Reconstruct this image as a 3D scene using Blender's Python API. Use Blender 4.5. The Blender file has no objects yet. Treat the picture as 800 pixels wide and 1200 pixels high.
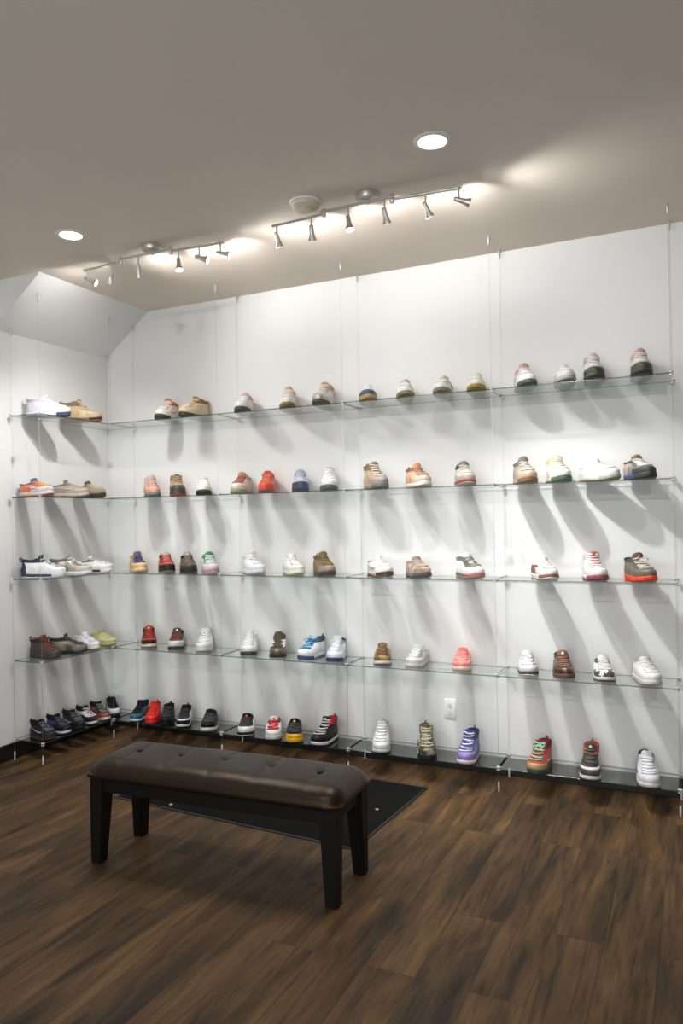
import bpy, bmesh, math, random
from mathutils import Vector, Matrix
random.seed(7)
scene = bpy.context.scene
C = scene.collection
PI = math.pi

# ------------------------------------------------------------------ colour and materials
def lin(c):
    return c / 12.92 if c <= 0.04045 else ((c + 0.055) / 1.055) ** 2.4
def hexc(h):
    h = h.lstrip('#')
    return tuple(lin(int(h[i:i + 2], 16) / 255) for i in (0, 2, 4)) + (1,)
def new_mat(name):
    m = bpy.data.materials.new(name); m.use_nodes = True
    nt = m.node_tree; nt.nodes.clear()
    out = nt.nodes.new('ShaderNodeOutputMaterial')
    return m, nt, out
def principled(nt, out, col=None, rough=.5, metal=0, spec=.5):
    b = nt.nodes.new('ShaderNodeBsdfPrincipled')
    if col: b.inputs['Base Color'].default_value = col
    b.inputs['Roughness'].default_value = rough
    b.inputs['Metallic'].default_value = metal
    b.inputs['Specular IOR Level'].default_value = spec
    nt.links.new(b.outputs[0], out.inputs[0])
    return b
def noise(nt, scale, detail=3, rough=.5, coord='Object', vec=None, dim='3D'):
    n = nt.nodes.new('ShaderNodeTexNoise'); n.noise_dimensions = dim
    n.inputs['Scale'].default_value = scale; n.inputs['Detail'].default_value = detail
    n.inputs['Roughness'].default_value = rough
    if vec is None:
        tc = nt.nodes.new('ShaderNodeTexCoord'); vec = tc.outputs[coord]
    nt.links.new(vec, n.inputs['Vector'])
    return n
def bump(nt, b, src, strength, dist):
    bp = nt.nodes.new('ShaderNodeBump')
    bp.inputs['Strength'].default_value = strength; bp.inputs['Distance'].default_value = dist
    nt.links.new(src, bp.inputs['Height']); nt.links.new(bp.outputs[0], b.inputs['Normal'])
def ramp(nt, src, stops, mode='LINEAR'):
    r = nt.nodes.new('ShaderNodeValToRGB'); r.color_ramp.interpolation = mode
    while len(r.color_ramp.elements) < len(stops): r.color_ramp.elements.new(.5)
    for e, (p, c) in zip(r.color_ramp.elements, stops): e.position = p; e.color = c
    nt.links.new(src, r.inputs[0])
    return r
def mixrgb(nt, a, b, fac, mode='MIX'):
    m = nt.nodes.new('ShaderNodeMix'); m.data_type = 'RGBA'; m.blend_type = mode
    for sock, v in ((m.inputs['Factor'], fac), (m.inputs['A'], a), (m.inputs['B'], b)):
        if hasattr(v, 'links'): nt.links.new(v, sock)
        else: sock.default_value = v
    # colour sockets share names with float ones; pick the colour ones explicitly
    return m
def mix_col(nt, a, b, fac, mode='MIX'):
    m = nt.nodes.new('ShaderNodeMixRGB'); m.blend_type = mode
    for sock, v in ((m.inputs[0], fac), (m.inputs[1], a), (m.inputs[2], b)):
        if isinstance(v, bpy.types.NodeSocket): nt.links.new(v, sock)
        else: sock.default_value = v
    return m.outputs[0]

_mc = {}
def shoe_mat(spec, kind):
    """leather, mesh cloth, rubber or patterned cloth for one piece of a shoe"""
    key = (spec, kind)
    if key in _mc: return _mc[key]
    m, nt, out = new_mat('shoe_' + kind)
    rough = {'rubber': .55, 'cloth': .8, 'leather': .45, 'lace': .85}[kind]
    if ':' in spec:
        kindname, cs = spec.split(':'); cs = [hexc(c) for c in cs.split(',')]
        b = principled(nt, out, None, rough)
        n = noise(nt, 26 if kindname == 'camo' else 15, 2)
        if kindname == 'camo':
            stops = [(0, cs[2]), (.44, cs[0]), (.54, cs[1])]
        else:
            stops = [(0, cs[0]), (.53, cs[1]), (.72, cs[2])]
        r = ramp(nt, n.outputs['Fac'], stops, 'CONSTANT')
        nt.links.new(r.outputs[0], b.inputs['Base Color'])
    else:
        metal = spec.endswith('*')
        c = hexc(spec.rstrip('*'))
        b = principled(nt, out, c, .28 if metal else rough, .65 if metal else 0, .5 if max(c[:3]) > .03 else .22)
        n = noise(nt, 42, 4)
        dark = tuple(x * .8 for x in c[:3]) + (1,)
        r = ramp(nt, n.outputs['Fac'], [(.3, dark), (.65, c)])
        nt.links.new(r.outputs[0], b.inputs['Base Color'])
    n2 = noise(nt, 700 if kind != 'cloth' else 420, 2)
    bump(nt, b, n2.outputs['Fac'], .12 if kind != 'cloth' else .3, .002)
    _mc[key] = m
    return m

def plain(name, hx, rough=.5, metal=0, nscale=None, nstr=.1, spec=.5):
    m, nt, out = new_mat(name)
    b = principled(nt, out, hexc(hx), rough, metal, spec)
    if nscale:
        n = noise(nt, nscale, 4)
        bump(nt, b, n.outputs['Fac'], nstr, .003)
        c = hexc(hx)
        r = ramp(nt, n.outputs['Fac'], [(.3, tuple(x * .95 for x in c[:3]) + (1,)), (.7, c)])
        nt.links.new(r.outputs[0], b.inputs['Base Color'])
    return m
def emit(name, col, strength):
    m, nt, out = new_mat(name)
    e = nt.nodes.new('ShaderNodeEmission'); e.inputs[0].default_value = col; e.inputs[1].default_value = strength
    nt.links.new(e.outputs[0], out.inputs[0])
    return m

def wall_paint(name, hx):
    m, nt, out = new_mat(name)
    c = hexc(hx)
    b = principled(nt, out, c, .7, 0, .25)
    n = noise(nt, 1.7, 4, .6)
    r = ramp(nt, n.outputs['Fac'], [(.3, tuple(x * .965 for x in c[:3]) + (1,)), (.7, c)])
    nt.links.new(r.outputs[0], b.inputs['Base Color'])
    n2 = noise(nt, 160, 3)
    bump(nt, b, n2.outputs['Fac'], .08, .003)
    return m

def floor_mat():
    m, nt, out = new_mat('wood_plank_floor')
    b = principled(nt, out, None, .42, 0, .22)
    tc = nt.nodes.new('ShaderNodeTexCoord')
    mp = nt.nodes.new('ShaderNodeMapping'); mp.inputs['Rotation'].default_value = (0, 0, PI / 2)
    mp.inputs['Location'].default_value = (.37, .06, 0)
    nt.links.new(tc.outputs['Object'], mp.inputs[0])
    br = nt.nodes.new('ShaderNodeTexBrick')
    br.offset = .37; br.offset_frequency = 2; br.squash = 1
    br.inputs['Scale'].default_value = 1
    br.inputs['Brick Width'].default_value = 1.22; br.inputs['Row Height'].default_value = .18
    br.inputs['Mortar Size'].default_value = .0012; br.inputs['Mortar Smooth'].default_value = .2
    br.inputs['Color1'].default_value = (0, 0, 0, 1); br.inputs['Color2'].default_value = (1, 1, 1, 1)
    br.inputs['Mortar'].default_value = (.5, .5, .5, 1)
    nt.links.new(mp.outputs[0], br.inputs['Vector'])
    # every plank gets its own patch of grain
    sep = nt.nodes.new('ShaderNodeSeparateXYZ'); nt.links.new(mp.outputs[0], sep.inputs[0])
    def stretched(sx, sy, off):
        cmb = nt.nodes.new('ShaderNodeCombineXYZ')
        a = nt.nodes.new('ShaderNodeMath'); a.operation = 'MULTIPLY'; a.inputs[1].default_value = sx
        nt.links.new(sep.outputs[0], a.inputs[0]); nt.links.new(a.outputs[0], cmb.inputs[0])
        a2 = nt.nodes.new('ShaderNodeMath'); a2.operation = 'MULTIPLY'; a2.inputs[1].default_value = sy
        nt.links.new(sep.outputs[1], a2.inputs[0]); nt.links.new(a2.outputs[0], cmb.inputs[1])
        a3 = nt.nodes.new('ShaderNodeMath'); a3.operation = 'MULTIPLY'; a3.inputs[1].default_value = off
        nt.links.new(br.outputs['Color'], a3.inputs[0]); nt.links.new(a3.outputs[0], cmb.inputs[2])
        return cmb.outputs[0]
    big = noise(nt, 1, 3, .55, vec=stretched(1.5, 9, 23)); big.inputs['Distortion'].default_value = .6
    fine = noise(nt, 1, 5, .65, vec=stretched(4, 75, 41))
    mid = noise(nt, 1, 4, .6, vec=stretched(2.2, 24, 11)); mid.inputs['Distortion'].default_value = 1.5
    r1 = ramp(nt, big.outputs['Fac'], [(.30, hexc('#33281c')), (.45, hexc('#4d3a25')), (.60, hexc('#644b2e')), (.76, hexc('#795d39'))])
    r2 = ramp(nt, mid.outputs['Fac'], [(.34, (.42, .43, .46, 1)), (.52, (1, 1, 1, 1))])
    r3 = ramp(nt, fine.outputs['Fac'], [(.3, (.72, .70, .68, 1)), (.62, (1.08, 1.06, 1.02, 1))])
    c1 = mix_col(nt, r1.outputs[0], r2.outputs[0], .75, 'MULTIPLY')
    c2 = mix_col(nt, c1, r3.outputs[0], .8, 'MULTIPLY')
    tone = ramp(nt, br.outputs['Color'], [(0, (.9, .89, .9, 1)), (1, (1.05, 1.02, .98, 1))])
    c3 = mix_col(nt, c2, tone.outputs[0], 1, 'MULTIPLY')
    c4 = mix_col(nt, c3, hexc('#2a2017'), br.outputs['Fac'])
    nt.links.new(c4, b.inputs['Base Color'])
    h = nt.nodes.new('ShaderNodeMath'); h.operation = 'SUBTRACT'
    nt.links.new(fine.outputs['Fac'], h.inputs[0]); nt.links.new(br.outputs['Fac'], h.inputs[1])
    bump(nt, b, h.outputs[0], .25, .004)
    rr = ramp(nt, mid.outputs['Fac'], [(.3, (.62, .62, .62, 1)), (.7, (.48, .48, .48, 1))])
    nt.links.new(rr.outputs[0], b.inputs['Roughness'])
    return m

def glass_mat():
    m, nt, out = new_mat('clear_shelf_glass')
    tr = nt.nodes.new('ShaderNodeBsdfTransparent'); tr.inputs[0].default_value = (.975, .985, .98, 1)
    gl = nt.nodes.new('ShaderNodeBsdfGlossy'); gl.inputs['Roughness'].default_value = .02
    gl.inputs[0].default_value = (.95, .97, .96, 1)
    fr = nt.nodes.new('ShaderNodeFresnel'); fr.inputs[0].default_value = 1.5
    ge = nt.nodes.new('ShaderNodeNewGeometry')          # each sheet reflects on the face the ray enters
    k1 = nt.nodes.new('ShaderNodeMath'); k1.operation = 'SUBTRACT'; k1.inputs[0].default_value = 1
    nt.links.new(ge.outputs['Backfacing'], k1.inputs[1])
    k2 = nt.nodes.new('ShaderNodeMath'); k2.operation = 'MULTIPLY'
    k3 = nt.nodes.new('ShaderNodeMath'); k3.operation = 'MULTIPLY'; k3.use_clamp = True; k3.inputs[1].default_value = 1.35   # both faces of the sheet
    nt.links.new(k2.outputs[0], k3.inputs[0])
    nt.links.new(fr.outputs[0], k2.inputs[0]); nt.links.new(k1.outputs[0], k2.inputs[1])
    mx = nt.nodes.new('ShaderNodeMixShader')
    nt.links.new(k3.outputs[0], mx.inputs[0]); nt.links.new(tr.outputs[0], mx.inputs[1]); nt.links.new(gl.outputs[0], mx.inputs[2])
    nt.links.new(mx.outputs[0], out.inputs[0])
    return m
def glass_edge_mat():
    m, nt, out = new_mat('green_glass_edge')
    tr = nt.nodes.new('ShaderNodeBsdfTransparent'); tr.inputs[0].default_value = (.66, .76, .70, 1)
    p = nt.nodes.new('ShaderNodeBsdfPrincipled'); p.inputs['Base Color'].default_value = (.035, .07, .055, 1)
    p.inputs['Roughness'].default_value = .15
    mx = nt.nodes.new('ShaderNodeMixShader'); mx.inputs[0].default_value = .55
    nt.links.new(tr.outputs[0], mx.inputs[1]); nt.links.new(p.outputs[0], mx.inputs[2])
    nt.links.new(mx.outputs[0], out.inputs[0])
    return m

# ------------------------------------------------------------------ mesh helpers
def obj(name, bm, mats, parent=None, smooth=False, auto=None):
    me = bpy.data.meshes.new(name)
    bmesh.ops.recalc_face_normals(bm, faces=bm.faces)
    bm.to_mesh(me); bm.free()
    for m in (mats if isinstance(mats, (list, tuple)) else [mats]): me.materials.append(m)
    if smooth:
        for p in me.polygons: p.use_smooth = True
        if auto is not None: me.set_sharp_from_angle(angle=math.radians(auto))
    o = bpy.data.objects.new(name, me); C.objects.link(o)
    if parent: o.parent = parent
    return o
def tag(o, label, cat, group=None):
    o['label'] = label; o['category'] = cat
    if group: o['group'] = group
    return o
def thing(name, label, cat, loc=(0, 0, 0), rotz=0, group=None):
    o = bpy.data.objects.new(name, None); C.objects.link(o)
    o.empty_display_size = .05
    o.location = loc; o.rotation_euler = (0, 0, rotz)
    return tag(o, label, cat, group)
def struct(name, bm, m):
    o = obj(name, bm, m); o['kind'] = 'structure'; return o
def add_box(bm, lo, hi, bev=0, seg=2):
    vs = [bm.verts.new((x, y, z)) for z in (lo[2], hi[2]) for y in (lo[1], hi[1]) for x in (lo[0], hi[0])]
    fs = [bm.faces.new([vs[i] for i in q]) for q in ((0, 2, 3, 1), (4, 5, 7, 6), (0, 1, 5, 4), (2, 6, 7, 3), (0, 4, 6, 2), (1, 3, 7, 5))]
    if bev:
        es = list({e for f in fs for e in f.edges})
        bmesh.ops.bevel(bm, geom=es, offset=bev, segments=seg, affect='EDGES', profile=.5)
    return fs
def add_tube(bm, pts, rad, n=8, cap=True):
    rings = []
    pts = [Vector(p) for p in pts]
    rads = rad if isinstance(rad, (list, tuple)) else [rad] * len(pts)
    up = None
    for i, p in enumerate(pts):
        t = (pts[min(i + 1, len(pts) - 1)] - pts[max(i - 1, 0)]).normalized()
        if up is None:
            up = Vector((0, 0, 1)) if abs(t.z) < .9 else Vector((1, 0, 0))
        a = t.cross(up).normalized(); b = a.cross(t).normalized(); up = b
        rings.append([bm.verts.new(p + (a * math.cos(2 * PI * k / n) + b * math.sin(2 * PI * k / n)) * rads[i]) for k in range(n)])
    for r0, r1 in zip(rings, rings[1:]):
        for k in range(n): bm.faces.new((r0[k], r0[(k + 1) % n], r1[(k + 1) % n], r1[k]))
    if cap:
        bm.faces.new(rings[0][::-1]); bm.faces.new(rings[-1])
def add_lathe(bm, prof, mat=Matrix(), n=24, cap=True):
    """prof: list of (radius, height) along the local z axis"""
    rings = [[bm.verts.new(mat @ Vector((r * math.cos(2 * PI * k / n), r * math.sin(2 * PI * k / n), z))) for k in range(n)] for r, z in prof]
    for r0, r1 in zip(rings, rings[1:]):
        for k in range(n): bm.faces.new((r0[k], r0[(k + 1) % n], r1[(k + 1) % n], r1[k]))
    if cap:
        bm.faces.new(rings[0][::-1]); bm.faces.new(rings[-1])
def quad(bm, *pts):
    return bm.faces.new([bm.verts.new(p) for p in pts])
def axis_matrix(loc, d):
    d = Vector(d).normalized()
    return Matrix.Translation(loc) @ d.to_track_quat('Z', 'Y').to_matrix().to_4x4()

# ------------------------------------------------------------------ room
H = 3.08; RX = 6.4; FY = -7.0
M_wall = wall_paint('white_wall_paint', '#e9e9e8')
M_ceil = wall_paint('bounce_tinted_ceiling_paint', '#e7dccf')  # warm tint stands in for light bounced off the floor
M_dark = wall_paint('bounce_cut_wall_paint', '#5a5753')  # unseen walls, toned dark to cut light bounced onto the ceiling
M_floor = floor_mat()
M_black = plain('black_baseboard_vinyl', '#131211', .45, 0, 60, .05)

bm = bmesh.new(); add_box(bm, (-.12, FY - .12, -.1), (RX + .12, .12, 0)); struct('floor', bm, M_floor)
bm = bmesh.new(); add_box(bm, (-.12, FY - .12, H), (RX + .12, .12, H + .1)); struct('ceiling', bm, M_ceil)
bm = bmesh.new(); add_box(bm, (-.12, 0, 0), (RX + .12, .12, H)); struct('wall_back', bm, M_wall)
bm = bmesh.new(); add_box(bm, (-.12, FY, 0), (0, 0, H)); struct('wall_left', bm, M_wall)
bm = bmesh.new(); add_box(bm, (RX, FY, 0), (RX + .12, 0, H)); struct('wall_right', bm, M_dark)
# front wall behind the photographer; its wide unseen window is added as fill light
WX0, WX1, WZ0, WZ1 = .9, 5.5, .2, 1.95
bm = bmesh.new()
for lo, hi in (((-.12, 0), (RX + .12, WZ0)), ((-.12, WZ1), (RX + .12, H)), ((-.12, WZ0), (WX0, WZ1)), ((WX1, WZ0), (RX + .12, WZ1))):
    add_box(bm, (lo[0], FY - .12, lo[1]), (hi[0], FY, hi[1]))
struct('wall_front', bm, M_dark)
M_frame = plain('added_window_aluminium', '#3a3a3c', .4, .5)
bm = bmesh.new()
for xx in (WX0, (WX0 * 2 + WX1) / 3, (WX0 + 2 * WX1) / 3, WX1): add_box(bm, (xx - .03, FY - .09, WZ0), (xx + .03, FY - .03, WZ1), .004, 1)
for zz in (WZ0, WZ1): add_box(bm, (WX0, FY - .09, zz - .03), (WX1, FY - .03, zz + .03), .004, 1)
wf = struct('added_window_1', bm, M_frame)
bm = bmesh.new(); add_box(bm, (WX0, FY - .064, WZ0), (WX1, FY - .056, WZ1)); obj('pane', bm, glass_mat(), wf)
pl = bpy.data.lights.new('added_window_portal', 'AREA'); pl.shape = 'RECTANGLE'; pl.size = WX1 - WX0; pl.size_y = WZ1 - WZ0; pl.cycles.is_portal = True
po = bpy.data.objects.new('added_window_portal', pl); C.objects.link(po); po.location = ((WX0 + WX1) / 2, FY - .1, (WZ0 + WZ1) / 2); po.rotation_euler = (PI / 2, 0, 0)
# sloped soffit in the corner of ceiling and left wall
SX, SZ, SY = .40, 2.772, -1.015
bm = bmesh.new()
a = [bm.verts.new((0, y, SZ)) for y in (0, SY)]; b_ = [bm.verts.new((SX, y, H)) for y in (0, SY)]; c_ = [bm.verts.new((0, y, H)) for y in (0, SY)]
bm.faces.new((a[0], b_[0], b_[1], a[1])); bm.faces.new((a[0], a[1], c_[1], c_[0])); bm.faces.new((b_[0], c_[0], c_[1], b_[1]))
bm.faces.new((a[0], c_[0], b_[0])); bm.faces.new((a[1], b_[1], c_[1]))
struct('trim_1', bm, M_wall)
bm = bmesh.new(); add_box(bm, (.012, -.012, 0), (RX, 0, .105), .003, 1); struct('baseboard_back', bm, M_black)
bm = bmesh.new(); add_box(bm, (0, FY, 0), (.012, 0, .105), .003, 1); struct('baseboard_left', bm, M_black)

# ------------------------------------------------------------------ shelves and cables
X0, SW, BO, FO, LL = .2785, .9155, .03, .2777, .917
ZS = {1: 2.228, 2: 1.6972, 3: 1.1678, 4: .6397, 5: .1297}
ROWN = {1: 'top', 2: 'second', 3: 'third', 4: 'fourth', 5: 'bottom'}
GT = .007
M_glass = glass_mat(); M_edge = glass_edge_mat()
M_steel = plain('brushed_steel', '#c9c8c4', .3, 1)
M_wire = plain('steel_cable', '#c4c3bf', .4, .6)
M_clamp = plain('satin_nickel_clamp', '#dcdad5', .35, .6)

def glass_panel(lo, hi, label):
    bm = bmesh.new(); add_box(bm, lo, hi, .0012, 1)
    for f in bm.faces:
        f.normal_update()
        f.material_index = 0 if abs(f.normal.z) > .8 else 1
    return tag(obj('glass_shelf', bm, [M_glass, M_edge]), label, 'shelf', 'clear glass shelves on steel cables')
GAP = .008
PN = ['panel nearest the corner', 'second panel from the corner', 'third panel from the corner', 'rightmost panel']
for r, z in ZS.items():
    for k in range(4):
        glass_panel((X0 + k * SW + GAP, -FO - .012, z - GT), (X0 + (k + 1) * SW - GAP, -BO + .012, z),
                    'clear glass shelf on the back wall, %s row, %s' % (ROWN[r], PN[k]))
    glass_panel((BO - .012, -LL + GAP, z - GT), (X0 - GAP, -BO + .012, z), 'clear glass shelf along the left wall, %s row' % ROWN[r])

def ceiling_at(x, y):
    if y > SY and x < SX: return SZ + (H - SZ) * x / SX
    return H
def cable(x, y, label, stack):
    t = thing('steel_cable', label, 'cable', (x, y, 0), 0, 'steel cables holding the glass shelves')
    top = ceiling_at(x, y)
    bm = bmesh.new(); add_tube(bm, [(0, 0, .05), (0, 0, top - .025)], .00075, 6); obj('wire', bm, M_wire, t, True)
    bm = bmesh.new(); add_lathe(bm, [(.0055, 0), (.0055, .046), (.004, .05), (.0015, .056)], n=12); obj('floor_anchor', bm, M_clamp, t, True, 40)
    bm = bmesh.new(); add_lathe(bm, [(.0015, top - .05), (.0045, top - .045), (.006, top - .02), (.007, top - .002), (.007, top + (.006 if top < H - .001 else 0))], n=12); obj('ceiling_anchor', bm, M_wire, t, True, 40)
    for z in stack:
        bm = bmesh.new()
        add_lathe(bm, [(.010, z + .0005), (.0125, z + .001), (.0125, z + .005), (.010, z + .0068), (.003, z + .0075)], n=16)
        add_lathe(bm, [(.003, z - GT - .0075), (.010, z - GT - .0068), (.0125, z - GT - .005), (.0125, z - GT - .001), (.010, z - GT - .0005)], n=16)
        add_lathe(bm, [(.0045, z - GT - .003), (.0045, z + .003)], n=8)
        obj('clamp', bm, M_clamp, t, True, 40)
zs = list(ZS.values())
UN = ['at the corner end', 'at their first joint', 'at their middle joint', 'at their third joint', 'at the far right end']
for k in range(5):
    cable(X0 + k * SW, -FO, 'thin steel cable on the front edge of the back shelves ' + UN[k], zs)
    cable(X0 + k * SW, -BO, 'thin steel cable hugging the back wall ' + UN[k], zs)
cable(BO, -BO, 'thin steel cable tucked right in the room corner', zs)
cable(X0, -LL, 'thin steel cable at the free end of the left shelves, front edge', zs)
cable(BO, -LL, 'thin steel cable at the free end of the left shelves, against the wall', zs)

# ------------------------------------------------------------------ wall outlet
M_plate = plain('white_outlet_plastic', '#eeeeec', .35)
M_slot = plain('dark_slot', '#3a3a38', .6)
t = thing('wall_outlet', 'white double power outlet low on the back wall', 'outlet', (2.667, 0, .36))
bm = bmesh.new(); add_box(bm, (-.036, -.007, -.058), (.036, 0, .058), .003, 2); obj('cover_plate', bm, M_plate, t, True, 40)
for dz in (-.021, .021):
    bm = bmesh.new()
    mt = Matrix.Translation((0, -.007, dz)) @ Matrix.Rotation(PI / 2, 4, 'X')
    add_lathe(bm, [(.0165, -.001), (.0165, .002), (.0155, .003)], mt, 20)
    rc = obj('receptacle', bm, M_plate, t, True, 40)
    bm = bmesh.new()
    for dx in (-.006, .006): add_box(bm, (dx - .0012, -.0108, dz), (dx + .0012, -.0095, dz + .008))
    add_box(bm, (-.002, -.0108, dz - .009), (.002, -.0095, dz - .005))
    obj('slots', bm, M_slot, rc)
bm = bmesh.new(); add_lathe(bm, [(.003, 0), (.003, .0015), (.002, .002)], Matrix.Translation((0, -.0068, 0)) @ Matrix.Rotation(PI / 2, 4, 'X'), 12); obj('screw', bm, M_steel, t)

# ------------------------------------------------------------------ lights
def spot(name, loc, d, watts, size, blend, rad, col, parent=None):
    l = bpy.data.lights.new(name, 'SPOT'); l.energy = watts; l.spot_size = math.radians(size); l.spot_blend = blend
    l.shadow_soft_size = rad; l.color = col
    o = bpy.data.objects.new(name, l); C.objects.link(o)
    o.matrix_world = Matrix.Translation(loc) @ Vector(d).to_track_quat('-Z', 'Y').to_matrix().to_4x4()
    if parent:
        o.parent = parent; o.matrix_parent_inverse = Matrix.Translation(-Vector(parent.location))
    return o
COOL = (1, .995, .985)
M_lens = emit('lit_lamp_lens', (1, .98, .94, 1), 14)
M_down = emit('lit_downlight_lens', (.93, .98, 1, 1), 9)
M_nickel = plain('satin_nickel', '#cfcac3', .35, .7)
M_white = plain('white_enamel', '#e9e7e3', .4)

def downlight(x, y, label):
    t = thing('recessed_downlight', label, 'ceiling light', (x, y, H), 0, 'recessed ceiling downlights')
    bm = bmesh.new()
    add_lathe(bm, [(.058, -.003), (.06, -.007), (.074, -.006), (.080, -.002), (.080, 0), (.058, 0)], n=40, cap=False)
    obj('trim_ring', bm, M_white, t, True, 40)
    bm = bmesh.new(); add_lathe(bm, [(.059, -.0035), (.058, -.0015)], n=40); obj('diffuser', bm, M_down, t)
    l = bpy.data.lights.new('downlight_lamp', 'AREA'); l.shape = 'DISK'; l.size = .11; l.energy = DOWN_W; l.color = (1, .98, .95); l.spread = math.radians(130)
    o = bpy.data.objects.new('downlight_lamp', l); C.objects.link(o); o.parent = t; o.location = (0, 0, -.012)
DOWN_W = 9; SKY = 4.6; WASH_W = 90
downlight(3.085, -1.435, 'bright round recessed downlight in front of the right track light')
downlight(1.016, -1.369, 'bright round recessed downlight near the left track light')

def fill_washer(x, y, aim, label):  # spots added out of view to fill the shelf wall with light
    t = thing('added_fill_spotlight', label, 'ceiling light', (x, y, H), 0, 'added fill spotlights turned to the shelf wall')
    bm = bmesh.new()
    add_lathe(bm, [(.050, -.003), (.052, -.007), (.066, -.006), (.072, -.002), (.072, 0), (.050, 0)], n=40, cap=False)
    obj('trim_ring', bm, M_white, t, True, 40)
    d = (Vector(aim) - Vector((x, y, H))).normalized()
    mt = axis_matrix((0, 0, -.012), d)
    bm = bmesh.new(); add_lathe(bm, [(.047, -.02), (.047, .02), (.043, .028), (.040, .02)], mt, 30, cap=False); obj('gimbal', bm, M_white, t, True, 40)
    bm = bmesh.new(); add_lathe(bm, [(.041, .016), (.040, .019)], mt, 30); obj('lens', bm, M_down, t)
    spot('spot_lamp', Vector((x, y, H - .012)) + d * .05, d, WASH_W, 78, 1.0, .04, COOL, t)
for wx, ax in ((1.3, .45), (2.9, 2.1), (4.6, 3.9)):
    fill_washer(wx, -4.5, (ax, 0, .95), 'unseen added fill spotlight in the ceiling turned to the %s of the shelf wall' % {1: 'left end', 2: 'middle', 4: 'right end'}[int(wx)])
TRACK_W = 50; LENS_W = .4; CEIL_FILL_W = 2.9
def track(x0, x1, y, label, heads, cx):
    t = thing('track_light', label, 'track light', (cx, y, H), 0, 'six head ceiling spotlight bars')
    zb = 3.03 - H
    bm = bmesh.new(); add_lathe(bm, [(.058, 0), (.060, -.008), (.055, -.026), (.030, -.032)], n=28)
    add_lathe(bm, [(.012, -.028), (.012, zb)], n=12); obj('canopy', bm, M_nickel, t, True, 35)
    L = x1 - x0; xa = x0 + L * .31; xb = x0 + L * .67
    bm = bmesh.new(); add_tube(bm, [(x0 - cx, .02, zb), (xa - cx, .005, zb)], .007, 10); obj('bar', bm, M_nickel, t, True, 40)
    bm = bmesh.new(); add_tube(bm, [(xa - .015 - cx, -.012, zb + .006), (xb + .015 - cx, -.012, zb + .006)], .007, 10); obj('bar', bm, M_nickel, t, True, 40)
    bm = bmesh.new(); add_tube(bm, [(xb - cx, 0, zb), (x1 - cx, .03, zb)], .007, 10); obj('bar', bm, M_nickel, t, True, 40)
    for xx in (xa, xb):
        bm = bmesh.new(); add_lathe(bm, [(.009, -.022), (.011, -.018), (.011, .018), (.009, .022)], Matrix.Translation((xx - cx, -.005, zb)), 14); obj('pivot_joint', bm, M_nickel, t, True, 40)
    for hx, aim, w, cone in heads:
        fr = (hx - x0) / L
        yb = -.012 if x0 + .31 * L < hx < x0 + .67 * L else (.012 if fr < .5 else .015)
        p0 = Vector((hx - cx, yb, zb)); pv = p0 + Vector((0, 0, -.062))
        d = (Vector(aim) - (pv + Vector((cx, y, H)))).normalized()
        mt = axis_matrix(pv, d)
        bm = bmesh.new()
        hs = .68
        add_lathe(bm, [(q[0] * hs, q[1] * hs) for q in [(.010, -.034), (.015, -.030), (.0165, -.01), (.0175, .02), (.022, .045), (.031, .068), (.0325, .078), (.030, .078), (.027, .066)]], mt, 24, cap=False)
        add_lathe(bm, [(.0005, -.036 * hs), (.010 * hs, -.034 * hs)], mt, 24, cap=False)
        hd = obj('lamp_head', bm, M_nickel, t, True, 50)
        bm = bmesh.new(); add_tube(bm, [p0, p0 + Vector((0, 0, -.03)), pv], [.0045, .004, .005], 10); obj('stem', bm, M_nickel, hd, True, 50)
        bm = bmesh.new(); add_lathe(bm, [(.0275 * hs, .066 * hs), (.0275 * hs, .070 * hs), (.015 * hs, .073 * hs)], mt, 24); obj('lens', bm, M_lens, hd)
        wp = pv + Vector((cx, y, H))
        spot('spot_lamp', wp + d * .065, d, TRACK_W * w, cone, 1.0, .028, COOL, t)
        # added fill spot that brightens the ceiling strip and the soffit
        spot('ceiling_fill_spot', wp + Vector((0, .03, .005)), (.12, 1, .34) if hx > 1.1 else (-1, .35, .02), CEIL_FILL_W * 1.7, 80, 1.0, .02, (1, .98, .96), t)
        # the frosted lens also throws light widely
        l = bpy.data.lights.new('lens_lamp', 'AREA'); l.shape = 'DISK'; l.size = .038; l.energy = LENS_W * w; l.color = COOL
        o = bpy.data.objects.new('lens_lamp', l); C.objects.link(o)
        o.matrix_world = Matrix.Translation(wp + d * .06) @ d.to_track_quat('-Z', 'Y').to_matrix().to_4x4()
        o.parent = t; o.matrix_parent_inverse = Matrix.Translation(-Vector(t.location))
track(2.10, 3.10, -1.09, 'brushed nickel track light with six spotlights, right one of two',
      [(2.13, (2.45, 0, .2), 1, 58), (2.33, (2.1, 0, .0), 1, 57), (2.545, (2.95, -1.3, .8), .4, 74), (2.735, (3.0, 0, .05), 1, 57), (2.93, (3.8, 0, .3), 2.2, 64), (3.09, (4.6, -.4, 2.45), .26, 128)], 2.64)
track(.76, 1.75, -1.03, 'brushed nickel track light with six spotlights, left one near the soffit',
      [(.80, (1.7, -.55, 2.5), .42, 128), (.985, (.0, -.42, 1.3), .95, 92), (1.20, (.8, 0, .05), 1.1, 58), (1.46, (1.9, -1.4, .8), .4, 74), (1.60, (2.9, -.55, 2.45), .2, 128), (1.74, (3.2, -.5, 2.5), .2, 128)], 1.29)

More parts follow.
